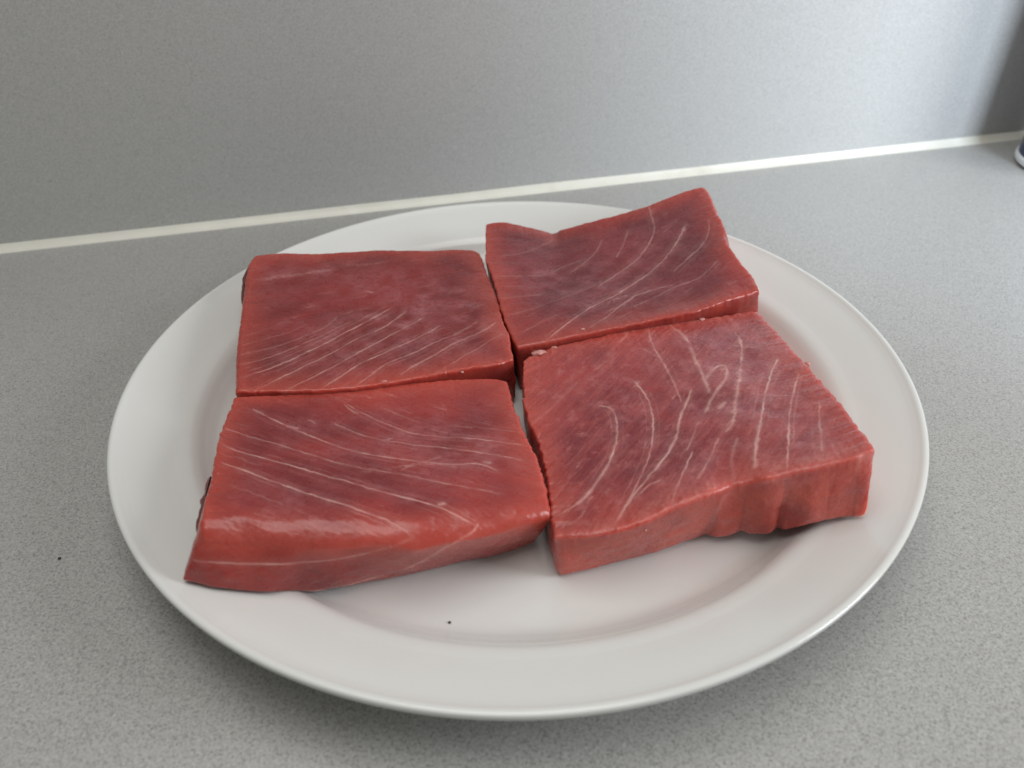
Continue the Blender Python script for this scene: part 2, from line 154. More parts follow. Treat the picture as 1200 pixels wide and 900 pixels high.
        'veins': [([[10.1,-77.1,23.7],[15.7,-73.9,24.0],[19.2,-71.4,24.3],[22.9,-64.8,24.5],[26.6,-58.5,24.7],[30.3,-48.7,24.9],[31.5,-37.8,24.8],[30.4,-31.7,24.6],[26.8,-30.7,24.3]],0.32,0.6),([[15.7,-73.9,24.0],[19.2,-70.9,24.3],[22.9,-64.8,24.5],[26.6,-58.5,24.7]],0.5,0.6),([[25.2,-83.6,26.0],[30.7,-74.2,26.3],[36.2,-67.3,26.7],[42.1,-60.1,27.4],[47.8,-50.8,27.6],[50.2,-41.6,27.4],[54.6,-32.5,27.6],[56.7,-27.4,27.7]],0.42,0.65),([[28.6,-77.8,26.1],[33.6,-68.2,26.3],[39.1,-56.5,26.5],[41.8,-44.5,26.3],[42.9,-35.1,26.1],[41.9,-26.4,25.8],[39.6,-19.7,25.5]],0.28,0.6),([[48.9,11.5,25.4],[48.7,-0.6,25.9],[51.1,-13.0,26.4],[52.1,-24.8,27.1],[52.5,-33.6,27.4]],0.4,0.45),([[57.1,14.4,25.5],[61.5,5.5,26.3],[61.4,-6.0,27.0],[61.7,-19.5,28.0],[61.8,-30.8,28.6]],0.6,0.45),([[79.1,6.8,27.0],[79.7,-1.0,27.9],[75.6,-15.5,28.8],[70.5,-30.7,29.9],[67.5,-39.2,30.1],[65.3,-47.1,30.4],[61.9,-51.4,29.8]],0.45,0.6),([[74.4,-18.3,29.0],[70.5,-30.7,29.9],[67.5,-39.2,30.1],[64.9,-48.1,30.3],[62.3,-50.9,29.9]],0.75,0.85),([[61.8,-23.6,28.4],[65.7,-17.0,28.1],[70.7,-15.0,28.4],[69.2,-23.0,29.1],[63.2,-31.2,28.9],[58.2,-40.1,28.5]],0.5,0.55),([[61.8,-23.6,28.4],[66.1,-16.5,28.1]],0.7,0.6),([[87.7,-14.7,29.9],[82.2,-25.1,30.2],[77.5,-35.8,30.9],[72.5,-49.4,31.9],[68.2,-59.4,32.2],[65.2,-69.2,32.3]],0.3,0.8),([[72.5,-49.4,31.9],[68.2,-59.4,32.2],[65.2,-69.7,32.4]],0.6,0.7),([[91.3,-25.2,31.6],[85.1,-38.0,32.2],[79.9,-51.3,33.3],[76.3,-62.2,34.4],[72.4,-73.5,35.2]],0.3,0.75),([[91.3,-43.7,34.1],[86.9,-56.7,35.0],[84.1,-66.1,36.3],[81.4,-74.4,35.8],[81.4,-76.0,29.1],[83.7,-76.8,19.9]],0.28,0.5),([[40.6,-79.8,29.1],[44.3,-71.2,28.9],[48.8,-61.9,28.8],[50.8,-58.1,28.7]],0.3,0.6),([[49.1,-71.1,29.9],[52.9,-65.7,29.6],[59.4,-53.3,29.4]],0.3,0.4),([[64.2,-54.9,30.6],[60.1,-64.2,30.4],[59.3,-71.8,30.4]],0.5,0.3),([[54.9,-74.0,15.3],[55.4,-75.9,24.9],[56.6,-75.3,27.9]],0.4,0.5),([[73.6,-34.1,30.5],[83.6,-36.6,31.8],[87.9,-38.5,32.8]],0.3,0.3),([[76.4,-2.7,27.8],[83.5,-6.3,28.7]],0.4,0.3),([[4.7,-38.8,23.8],[12.2,-28.8,23.5],[20.4,-17.8,24.1]],0.6,0.12),([[45.5,-0.5,25.7],[49.2,-6.7,25.9]],0.3,0.4),([[31.6,-74.5,26.4],[35.9,-70.1,27.0],[39.8,-68.7,27.7]],0.35,0.5),([[32.0,-83.5,27.3],[39.3,-80.8,28.9],[50.0,-76.9,31.0],[62.7,-73.8,31.2],[73.2,-74.5,35.1],[84.6,-73.5,37.4],[96.1,-70.7,38.4]],0.9,0.3),([[90.4,-73.1,37.8],[96.1,-71.2,37.9]],0.6,0.4),([[91.3,-72.9,38.0],[92.4,-74.3,29.4],[94.2,-75.9,18.8]],0.5,0.25),([[9.0,-84.3,22.3],[19.4,-85.6,24.9],[26.1,-84.5,26.3]],0.7,0.3),([[62.2,-39.6,29.1],[65.1,-36.8,29.5]],0.6,0.4),([[55.4,-44.3,28.2],[52.6,-50.3,28.3],[49.1,-57.7,28.4]],0.3,0.35)],
        'film': [([68.7,-22.5,29.0],23.4,39.4,0.8),([81.2,4.5,27.5],16.7,13.9,0.8),([31.2,-33.6,24.6],23.7,26.6,0.35),([75.1,-75.4,21.9],5.6,0.3,0.9),([45.6,-69.8,29.1],13.7,11.9,0.4)]},
}
SHREDS = [('D', [8.7, 0.0, 24.4], 2.4, 1.5, 0.9, 25, 1), ('D', [14.3, 3.3, 24.2], 1.0, 0.7, 0.5, 0, 3), ('D', [69.9, 17.5, 25.6], 1.1, 0.7, 0.4, 0, 5), ('D', [31.6, -82.0, 24.6], 2.6, 0.6, 0.5, 20, 6), ('D', [33.7, -82.4, 23.6], 0.5, 1.3, 0.5, 0, 7), ('D', [96.9, -17.6, 29.5], 0.9, 1.0, 0.7, 0, 8), ('D', [2.5, -24.2, 22.0], 0.7, 1.5, 0.8, 0, 17), ('B', [-18.4, -10.3, 25.0], 0.8, 1.6, 0.7, 10, 9), ('B', [-44.4, -19.0, 27.2], 2.0, 0.9, 0.7, 5, 10), ('C', [25.0, 11.2, 26.6], 0.8, 0.4, 0.3, 0, 11), ('A', [-21.8, -74.8, 26.6], 1.0, 0.5, 0.35, 0, 13), ('A', [-9.5, -53.7, 22.6], 1.1, 0.5, 0.3, 0, 14), ('A', [-70.0, -39.5, 26.2], 1.2, 0.5, 0.3, 0, 15), ('A', [-64.3, -59.6, 27.6], 0.6, 0.4, 0.3, 0, 16)]
SKINS = [('A', [[-92.2, -57.7, 22.3], [-89.2, -70.6, 24.6], [-88.1, -78.6, 24.6], [-86.9, -84.4, 24.2]], 2.0, 1), ('B', [[-106.1, 56.3, 33.0], [-106.8, 48.9, 30.5], [-105.9, 38.9, 28.5], [-103.6, 28.6, 27.0]], 3.2, 2)]
CRUMBS = [(-0.0194,-0.0985,0.0058,.00045,'tiny dark crumb lying in the plate below the front tuna pieces',1),(-0.1395,-0.0682,0,.00055,'dark crumb on the counter left of the plate near the lower left corner',2)]
CAN = (0.3410, 0.2150, 0.0, 0.036)
def polyline_resample(pts, n, closed_ends=True):
    pts = np.asarray(pts, float)
    d = np.r_[0, np.cumsum(np.linalg.norm(np.diff(pts, axis=0), axis=1))]
    # light smoothing of the traced outline: dense resample then blur along the curve
    t = np.linspace(0, d[-1], 400)
    q = np.stack([np.interp(t, d, pts[:, k]) for k in range(3)], 1)
    k = 9; w = np.hanning(2 * k + 3)[1:-1]; w /= w.sum()
    ext = np.concatenate([2 * q[0] - q[k:0:-1], q, 2 * q[-1] - q[-2:-k - 2:-1]])
    s = np.stack([np.convolve(ext[:, j], w, 'valid') for j in range(3)], 1)
    s[0] = q[0]; s[-1] = q[-1]
    tt = np.linspace(0, d[-1], n)
    return np.stack([np.interp(tt, t, s[:, j]) for j in range(3)], 1)

def coons(back, right, front, left):
    nu, nv = len(back), len(left)
    u = np.linspace(0, 1, nu)[None, :, None]; v = np.linspace(0, 1, nv)[:, None, None]
    A = (1 - v) * back[None] + v * front[None]
    B = (1 - u) * left[:, None] + u * right[:, None]
    Cc = (1 - u) * (1 - v) * back[0] + u * (1 - v) * back[-1] + (1 - u) * v * front[0] + u * v * front[-1]
    return A + B - Cc

def hash3(i, j, k, seed):
    n = (i.astype(np.int64) * 73856093) ^ (j.astype(np.int64) * 19349663) ^ (k.astype(np.int64) * 83492791) ^ (seed * 2654435761)
    n = (n ^ (n >> 13)) * 1274126177 & 0x7fffffff
    n = (n ^ (n >> 16)) & 0xffff
    return n / 65535.0

def vnoise(P, scale, seed=0):
    Q = P / scale; I = np.floor(Q).astype(np.int64); F = Q - I; F = F * F * (3 - 2 * F)
    r = 0
    for a in (0, 1):
        for b in (0, 1):
            for c in (0, 1):
                w = (F[..., 0] if a else 1 - F[..., 0]) * (F[..., 1] if b else 1 - F[..., 1]) * (F[..., 2] if c else 1 - F[..., 2])
                r = r + w * hash3(I[..., 0] + a, I[..., 1] + b, I[..., 2] + c, seed)
    return r * 2 - 1

PLATE = [(0, 5.5), (95, 5.5), (101, 5.9), (105, 7.6), (108, 10.4), (110.5, 13.2), (113, 14.9), (117, 16.2), (132, 21.7), (135, 22.6)]
def plate_height(x, y):
    return np.interp(np.hypot(x, y), [p[0] for p in PLATE], [p[1] for p in PLATE])

def fillet_surface(F, NU, NV, NS, seed):
    """all in millimetres; returns verts, quads, and the share of each vertex that is top surface"""
    top = {k: polyline_resample(F['top'][k], n) for k, n in (('back', NU), ('front', NU), ('left', NV), ('right', NV))}
    bot = {k: polyline_resample(F['bottom'][k], n) for k, n in (('back', NU), ('front', NU), ('left', NV), ('right', NV))}
    # ragged knife edge: fine notches along each cut, fading at the corners
    for q, k in enumerate(('back', 'front', 'left', 'right')):
        P = top[k]; n = len(P); tg = np.gradient(P, axis=0); o = np.stack([tg[:, 1], -tg[:, 0], 0 * tg[:, 0]], 1); o /= np.linalg.norm(o, axis=1)[:, None] + 1e-9
        e = np.clip(np.minimum(np.arange(n), n - 1 - np.arange(n)) / (n * .04), 0, 1)
        j = F.get('jag', {}).get(k, .6)
        d = j * (.30 * vnoise(P, 2.6, seed + 60 + q) + .28 * vnoise(P, 1.1, seed + 70 + q))
        top[k] = P + o * (d * e)[:, None] + np.stack([0 * d, 0 * d, .7 * j * e * (.3 * vnoise(P, 2.2, seed + 80 + q) + .2 * vnoise(P, 1.0, seed + 90 + q))], 1)
    def smooth(P, w):
        w = min(w, len(P) // 2 - 1); a = np.linspace(0, 1, len(P))[:, None]; base = P[0] * (1 - a) + P[-1] * a; r = P - base
        ker = np.hanning(2 * w + 3)[1:-1]; ker /= ker.sum(); e = np.concatenate([-r[w:0:-1], r, -r[-2:-w - 2:-1]])
        return base + np.stack([np.convolve(e[:, j], ker, 'valid') for j in range(3)], 1)
    wide = {k: smooth(P, len(P) // 5) for k, P in top.items()}
    T = coons(wide['back'], wide['right'], wide['front'], wide['left'])
    dv = np.exp(-np.linspace(0, 1, NV) / .09); du = np.exp(-np.linspace(0, 1, NU) / .09)
    T = T + (top['back'] - wide['back'])[None] * dv[:, None, None] + (top['front'] - wide['front'])[None] * dv[::-1][:, None, None]
    T = T + (top['left'] - wide['left'])[:, None] * du[None, :, None] + (top['right'] - wide['right'])[:, None] * du[::-1][None, :, None]
    B = coons(bot['back'], bot['right'], bot['front'], bot['left'])
    u = np.linspace(0, 1, NU)[None, :]; v = np.linspace(0, 1, NV)[:, None]
    sag = 0
    for (cu, cv, ru, rv, h) in F['sag']:
        sag = sag + h * np.exp(-((u - cu) / ru) ** 2 - ((v - cv) / rv) ** 2)
    win = np.clip(np.minimum(np.minimum(u, 1 - u), np.minimum(v, 1 - v)) / .10, 0, 1); win = win * win * (3 - 2 * win)
    T[..., 2] += sag * win
    # rounded cut edges, each side its own radius
    W = np.linalg.norm(T[NV // 2, -1] - T[NV // 2, 0]); H = np.linalg.norm(T[-1, NU // 2] - T[0, NU // 2])
    drop = np.zeros((NV, NU))
    nz = 1 + .35 * vnoise(T, 9.0, seed + 5)
    for d, r in ((v * H + 0 * u, F['round']['back']), ((1 - v) * H + 0 * u, F['round']['front']), (u * W + 0 * v, F['round']['left']), ((1 - u) * W + 0 * v, F['round']['right'])):
        r = r * nz
        x = np.clip(1 - d / r, 0, 1)
        drop = np.maximum(drop, 0) + r * (1 - np.sqrt(np.clip(1 - x * x * .96, 0, 1))) * .8
    T[..., 2] -= np.minimum(drop, 5)
    fl = F['fibre']; ca, sa = math.cos(math.radians(fl)), math.sin(math.radians(fl))
    def relief(P, a=1.0):
        X = P[..., 0] * ca + P[..., 1] * sa; Y = -P[..., 0] * sa + P[..., 1] * ca
        S = np.stack([X / 6, Y, P[..., 2]], -1)
        return a * (.22 * vnoise(P, 11, seed) + .10 * vnoise(P, 4.5, seed + 1) + .07 * vnoise(S, 1.1, seed + 2) + .035 * vnoise(S, .45, seed + 3) + .025 * vnoise(P, .8, seed + 4))
    T[..., 2] += relief(T)
    # the perimeter, counter-clockwise seen from above: front, right, back, left
    per = [(NV - 1, i) for i in range(NU)] + [(j, NU - 1) for j in range(NV - 2, -1, -1)] + [(0, i) for i in range(NU - 2, -1, -1)] + [(j, 0) for j in range(1, NV - 1)]
    pj = np.array([p[0] for p in per]); pi = np.array([p[1] for p in per]); M = len(per)
    TP = T[pj, pi]; BP = B[pj, pi]
    ker = np.hanning(47)[1:-1]; ker /= ker.sum(); kk = len(ker) // 2
    TS = np.stack([np.convolve(np.r_[TP[-kk:, j], TP[:, j], TP[:kk, j]], ker, 'valid') for j in range(3)], 1)   # the notches fade down the side
    tan = np.roll(TP, -4, 0) - np.roll(TP, 4, 0); out = np.stack([tan[:, 1], -tan[:, 0], 0 * tan[:, 0]], 1)
    for _ in range(2): out = sum(np.roll(out, k, 0) for k in range(-5, 6))
    out /= np.linalg.norm(out, axis=1)[:, None] + 1e-9
    rows = []
    for k in range(1, NS + 1):
        t = k / NS
        f = math.exp(-t / .12)
        P = (TP * f + TS * (1 - f)) * (1 - t) + BP * t
        bulge = F['bulge'] * math.sin(math.pi * t) ** .8
        e = np.full(M, bulge)
        if F.get('lobes') is not None:
            for (x0, x1, amp) in F['lobes']:                      # lobes of flaking muscle on the front face, by x
                m = (pj == NV - 1)
                c = (P[:, 0] - x0 - 2.4 * (t - .4)) / (x1 - x0)
                g = np.where(m & (c > 0) & (c < 1), np.clip(4 * c * (1 - c), 0, 1) ** .25, 0)
                e += amp * g * min(1, t / .3) * (1 if t < .8 else 1 - ((t - .8) / .2) ** 2 * .8)
        if t > .88: e -= 1.6 * ((t - .88) / .12) ** 2              # the lower edge turns under
        P = P + out * e[:, None]
        n = relief(P * np.array([1, 1, 1.0]), 1.0) + .25 * vnoise(P, 3.0, seed + 7) * min(1, 3 * t)
        P = P + out * n[:, None] * min(1, 2.5 * t)
        P[:, 2] = np.maximum(P[:, 2], plate_height(P[:, 0], P[:, 1]) + .25)
        rows.append(P)
    inner = B.copy()
    inner[..., 2] = np.maximum(inner[..., 2] + .3, plate_height(inner[..., 0], inner[..., 1]) + .25)
    cen = rows[-1].mean(0)
    # vertices
    V = [T.reshape(-1, 3)] + rows
    idT = np.arange(NV * NU).reshape(NV, NU)
    q = np.stack([idT[:-1, :-1], idT[1:, :-1], idT[1:, 1:], idT[:-1, 1:]], -1).reshape(-1, 4)
    quads = [q]
    prev = idT[pj, pi]; base = NV * NU
    for k in range(NS):
        cur = base + k * M + np.arange(M)
        quads.append(np.stack([prev, cur, np.roll(cur, -1), np.roll(prev, -1)], 1))
        prev = cur
    # underside: coarse grid of its own, resting on the plate
    step_u = np.unique(np.linspace(0, NU - 1, 40).astype(int)); step_v = np.unique(np.linspace(0, NV - 1, 36).astype(int))
    sh = inner[np.ix_(step_v, step_u)].copy()
    c0 = sh.mean((0, 1)); sh[..., :2] = c0[:2] + (sh[..., :2] - c0[:2]) * .965
    sh[..., 2] = np.maximum(sh[..., 2], plate_height(sh[..., 0], sh[..., 1]) + .2)
    b0 = base + NS * M; idB = b0 + np.arange(sh.shape[0] * sh.shape[1]).reshape(sh.shape[:2])
    quads.append(np.stack([idB[:-1, :-1], idB[:-1, 1:], idB[1:, 1:], idB[1:, :-1]], -1).reshape(-1, 4))
    V.append(sh.reshape(-1, 3))
    Vv = np.concatenate(V)
    topmask = np.zeros(len(Vv)); topmask[:NV * NU] = 1
    return Vv, np.concatenate(quads), topmask, (NV, NU)

# ------------------------------------------------------------------ setting: countertop, backsplash, sealant
def speckled(name, base, seed, rough, k=1.0):
    m, nt, b = material(name)
    c0 = coords(nt)
    mp = nt.nodes.new('ShaderNodeMapping'); mp.inputs['Location'].default_value = (seed, seed * 2, 0); nt.links.new(c0, mp.inputs[0]); c = mp.outputs[0]
    fine = noise(nt, c, 2300, 2, .8)
    grain = ramp(nt, fine, [(.36, g(.0)), (.47, g(.75)), (.62, g(1))])
    med = noise(nt, c, 1200, 2, .6)
    medr = ramp(nt, med, [(.40, g(0)), (.58, g(1))])
    big = noise(nt, c, 9, 3, .55)
    s = math_(nt, 'ADD', math_(nt, 'MULTIPLY', grain, .55), math_(nt, 'MULTIPLY', medr, .45))
    cell = N(nt, 'ShaderNodeTexVoronoi', Scale=2000); nt.links.new(c, cell.inputs['Vector'])        # crisp chips of pale and dark grit
    chip = ramp(nt, N_out(nt, cell), [(.10, g(0)), (.30, g(.6)), (.72, g(.7)), (.92, g(1))])
    s = math_(nt, 'ADD', math_(nt, 'MULTIPLY', s, .5), math_(nt, 'MULTIPLY', chip, .5))
    lo = tuple(x * max(.12, 1 - .42 * k) for x in base) + (1,); hi = tuple(min(1, x * (1 + .24 * k)) for x in base) + (1,)
    col = mixc(nt, s, lo, hi)
    col = mixc(nt, math_(nt, 'MULTIPLY', big, .22), col, (base[0] * 1.08, base[1] * .97, base[2] * .9, 1))
    vo = N(nt, 'ShaderNodeTexVoronoi', Scale=700); nt.links.new(c, vo.inputs['Vector'])
    sp = ramp(nt, vo.outputs['Distance'], [(.10, g(1)), (.20, g(0))])
    pick = ramp(nt, N_out(nt, vo), [(.90, g(0)), (.94, g(1))])
    col = mixc(nt, math_(nt, 'MULTIPLY', math_(nt, 'MULTIPLY', sp, pick), .6), col, (.09, .085, .08, 1))
    vo2 = N(nt, 'ShaderNodeTexVoronoi', Scale=380); nt.links.new(c, vo2.inputs['Vector'])
    sp2 = ramp(nt, vo2.outputs['Distance'], [(.12, g(1)), (.28, g(0))])
    pick2 = ramp(nt, N_out(nt, vo2), [(.90, g(0)), (.93, g(1))])
    col = mixc(nt, math_(nt, 'MULTIPLY', math_(nt, 'MULTIPLY', sp2, pick2), .3), col, (.62, .62, .60, 1))
    nt.links.new(col, b.inputs['Base Color'])
    rr = ramp(nt, big, [(.3, g(rough - .04)), (.7, g(rough + .06))]); nt.links.new(rr, b.inputs['Roughness'])
    b.inputs['Specular IOR Level'].default_value = .5
    bump(nt, b, fine, .03, .0003)
    return m
def N_out(nt, vo):
    s = nt.nodes.new('ShaderNodeSeparateColor'); nt.links.new(vo.outputs['Color'], s.inputs[0]); return s.outputs[0]

m_counter = speckled("counter_laminate", (.375, .374, .362), 0.0, .38, 1.3)
m_wall = speckled("backsplash_laminate", (.42, .42, .41), 3.7, .34, .7)

WA = R(12.2); wd = np.array([math.cos(WA), math.sin(WA)]); wn = np.array([math.sin(WA), -math.cos(WA)])   # along the wall, out of the wall
W0 = np.array([-.056, .1795])                                                                             # a point of the sealant's front edge
def wp(a, out, z):            # a metres along the wall, out metres in front of the sealant's front edge
    p = W0 + wd * a + wn * out; return (p[0], p[1], z)
def slab(name, cs, z0, z1, mat):
    V = [(x, y, z0) for x, y in cs] + [(x, y, z1) for x, y in cs]
    F = [(3, 2, 1, 0), (4, 5, 6, 7)] + [(i, (i + 1) % 4, 4 + (i + 1) % 4, 4 + i) for i in range(4)]
    return mesh_object(name, V, F, mat, smooth=False)
GAP = .0042                    # depth of the sealant bead
c1, c2, c3, c4 = wp(-1.1, 1.0, 0), wp(1.3, 1.0, 0), wp(1.3, -GAP, 0), wp(-1.1, -GAP, 0)
counter = slab('countertop', [c1[:2], c2[:2], c3[:2], c4[:2]], -.04, 0, m_counter); counter['kind'] = 'structure'
b1, b2, b3, b4 = wp(-1.1, -GAP, 0), wp(1.3, -GAP, 0), wp(1.3, -GAP - .012, 0), wp(-1.1, -GAP - .012, 0)
wall = slab('backsplash_wall', [b1[:2], b2[:2], b3[:2], b4[:2]], .0, .62, m_wall); wall['kind'] = 'structure'

m_seal, nt, b = material("cream_silicone")
c = coords(nt); n1 = noise(nt, c, 60, 3); n2 = noise(nt, c, 14, 4, .6)
col = mixc(nt, n1, (.64, .62, .54, 1), (.78, .76, .68, 1))
col = mixc(nt, ramp(nt, n2, [(.6, g(0)), (.75, g(.5))]), col, (.42, .36, .26, 1))
nt.links.new(col, b.inputs['Base Color']); b.inputs['Roughness'].default_value = .38
b.inputs['Subsurface Weight'].default_value = .15; b.inputs['Subsurface Radius'].default_value = (.003, .003, .002)
V = []; F = []; n = 900; K = 9
rs = np.random.RandomState(3); wob = np.interp(np.linspace(0, 60, n), np.arange(61), rs.uniform(-1, 1, 61)); wob2 = np.interp(np.linspace(0, 45, n), np.arange(46), rs.uniform(-1, 1, 46))
for i in range(n):
    a = -1.05 + 2.3 * i / (n - 1)
    w = GAP + .00025 * wob[i]; h = .0040 + .0003 * wob2[i]
    for k in range(K):                                # gently hollow bead from counter to wall
        t = k / (K - 1); ang = t * math.pi / 2
        o = w * (1 - math.sin(ang) ** .9) ** 1.0; z = h * (1 - math.cos(ang) ** .9)
        o2 = w * (1 - t); z2 = h * t
        V.append(wp(a, -GAP + .45 * o + .55 * o2 - (0.0002 if k == K - 1 else 0), .45 * z + .55 * z2 - (.0002 if k == 0 else 0)))
for i in range(n - 1):
    for k in range(K - 1):
        p = i * K + k; F.append((p, p + K, p + K + 1, p + 1))
seal = mesh_object('sealant_bead', V, np.array(F), m_seal)
tag(seal, "cream white sealant bead running along the joint between grey counter and backsplash", "sealant")

# ------------------------------------------------------------------ plate
m_plate, nt, b = material("white_porcelain")
c = coords(nt); n1 = noise(nt, c, 12, 4, .6)
nt.links.new(mixc(nt, n1, (.67, .67, .645, 1), (.70, .70, .675, 1)), b.inputs['Base Color'])
b.inputs['Roughness'].default_value = .15; b.inputs['Specular IOR Level'].default_value = .5
b.inputs['Coat Weight'].default_value = .15; b.inputs['Coat Roughness'].default_value = .12
bump(nt, b, noise(nt, c, 90, 2), .03, .001)
m_foot, nt, b = material("unglazed_foot")
n1 = noise(nt, coords(nt), 300, 3); nt.links.new(mixc(nt, n1, (.5, .48, .44, 1), (.6, .58, .54, 1)), b.inputs['Base Color']); b.inputs['Roughness'].default_value = .7

plate = thing('dinner_plate', "round white porcelain dinner plate with wide rim under the four red fish pieces", "plate", (0, 0, 0))
def smooth_profile(pts, sub=8):
    P = np.array(pts, float); out = []
    for i in range(len(P) - 1):
        p0 = P[max(i - 1, 0)]; p1 = P[i]; p2 = P[i + 1]; p3 = P[min(i + 2, len(P) - 1)]
        for s in range(sub):
            t = s / sub
            out.append(.5 * ((2 * p1) + (-p0 + p2) * t + (2 * p0 - 5 * p1 + 4 * p2 - p3) * t * t + (-p0 + 3 * p1 - 3 * p2 + p3) * t ** 3))
    out.append(P[-1]); return [(float(a), float(c)) for a, c in out]
well = [(.01, 5.5), (30, 5.5), (60, 5.5), (88, 5.5)] + smooth_profile([(95, 5.5), (101, 5.9), (105, 7.6), (108, 10.4), (110.5, 13.2), (113, 14.9), (117, 16.2)])[1:] + [(120.0, 17.3)]
rim = [(120.0, 17.3), (123, 18.4), (126, 19.5), (128.5, 20.4)] + smooth_profile([(130.5, 21.1), (132, 21.8), (133.2, 22.45), (134.1, 22.6), (134.75, 22.3), (134.9, 21.7), (134.75, 20.7), (134.1, 19.5), (132.6, 18.4), (128, 16.2), (121, 13.2), (113, 8.6), (106, 4.2), (98, 1.9), (90, 1.3)], 6)
V, F = lathe([(r * MM, z * MM) for r, z in well], 240); mesh_object('well', V, F, m_plate, plate)
V, F = lathe([(r * MM, z * MM) for r, z in rim], 300); mesh_object('rim', V, F, m_plate, plate)
V, F = lathe([(r * MM, z * MM) for r, z in smooth_profile([(91, 1.6), (90.6, .5), (89.6, .05), (88.2, .1), (87.2, .8), (87, 1.8)], 3)] , 160); mesh_object('foot_ring', V, F, m_foot, plate)
V, F = lathe([(.00001, .0018), (.04, .0018), (.0875, .0018)], 96); mesh_object('underside', V, F[:, ::-1].copy(), m_plate, plate)

# ------------------------------------------------------------------ tuna
def flesh_material(name, fibre, dark, mid, light, seed, torn=0.0):
    m, nt, b = material(name)
    c = coords(nt)
    sh = nt.nodes.new('ShaderNodeMapping'); sh.inputs['Location'].default_value = (seed, seed * .7, 0); nt.links.new(c, sh.inputs[0]); c = sh.outputs[0]
    blot = noise(nt, c, 30, 2.5, .5, .3)
    small = noise(nt, c, 260, 4, .65)
    m1 = nt.nodes.new('ShaderNodeMapping'); nt.links.new(c, m1.inputs[0]); m1.inputs['Rotation'].default_value = (0, 0, -R(fibre))
    m2 = nt.nodes.new('ShaderNodeMapping'); nt.links.new(m1.outputs[0], m2.inputs[0]); m2.inputs['Scale'].default_value = (.12, 1, .5)
    fib = noise(nt, m2.outputs[0], 900, 4, .65); fib2 = noise(nt, m2.outputs[0], 330, 3, .6)
    col = mixc(nt, ramp(nt, blot, [(.40, g(0)), (.64, g(1))]), dark, mid)
    col = mixc(nt, math_(nt, 'MULTIPLY', ramp(nt, fib2, [(.45, g(0)), (.75, g(1))]), .18 + .12 * torn), col, light)
    col = mixc(nt, math_(nt, 'MULTIPLY', ramp(nt, fib, [(.42, g(0)), (.72, g(1))]), .10 + .12 * torn), col, light)
    col = mixc(nt, math_(nt, 'MULTIPLY', ramp(nt, small, [(.58 - .06 * torn, g(0)), (.80 - .08 * torn, g(1))]), .30 + .2 * torn), col, (.50, .17, .16, 1))
    av = nt.nodes.new('ShaderNodeAttribute'); av.attribute_name = 'film'
    pf = noise(nt, c, 420, 4, .7)
    film_sheen_fac = math_(nt, 'MULTIPLY', av.outputs['Fac'], math_(nt, 'ADD', ramp(nt, pf, [(.35, g(.15)), (.68, g(1))]), math_(nt, 'MULTIPLY', fib, .3)), True)
    col = mixc(nt, math_(nt, 'MULTIPLY', film_sheen_fac, .75), col, (.48, .18, .20, 1))
    ve = nt.nodes.new('ShaderNodeAttribute'); ve.attribute_name = 'vein'
    col = mixc(nt, ve.outputs['Fac'], col, (.76, .47, .43, 1))
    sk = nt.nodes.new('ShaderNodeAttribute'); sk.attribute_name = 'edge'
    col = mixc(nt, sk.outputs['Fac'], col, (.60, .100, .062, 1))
    nt.links.new(col, b.inputs['Base Color'])
    b.inputs['Subsurface Weight'].default_value = .75
    b.inputs['Subsurface Radius'].default_value = (1.0, .30, .20); b.inputs['Subsurface Scale'].default_value = .0055
    nt.links.new(ramp(nt, pf, [(.3, g(.22)), (.7, g(.38))]), b.inputs['Roughness'])
    b.inputs['Specular IOR Level'].default_value = .42
    b.inputs['Coat Weight'].default_value = .28; b.inputs['Coat Roughness'].default_value = .14; b.inputs['Coat IOR'].default_value = 1.36
    h = math_(nt, 'ADD', math_(nt, 'MULTIPLY', fib, .6), math_(nt, 'ADD', math_(nt, 'MULTIPLY', fib2, .6), math_(nt, 'MULTIPLY', small, .5)))
    bump(nt, b, h, .34 + .4 * torn, .0006)
    return m

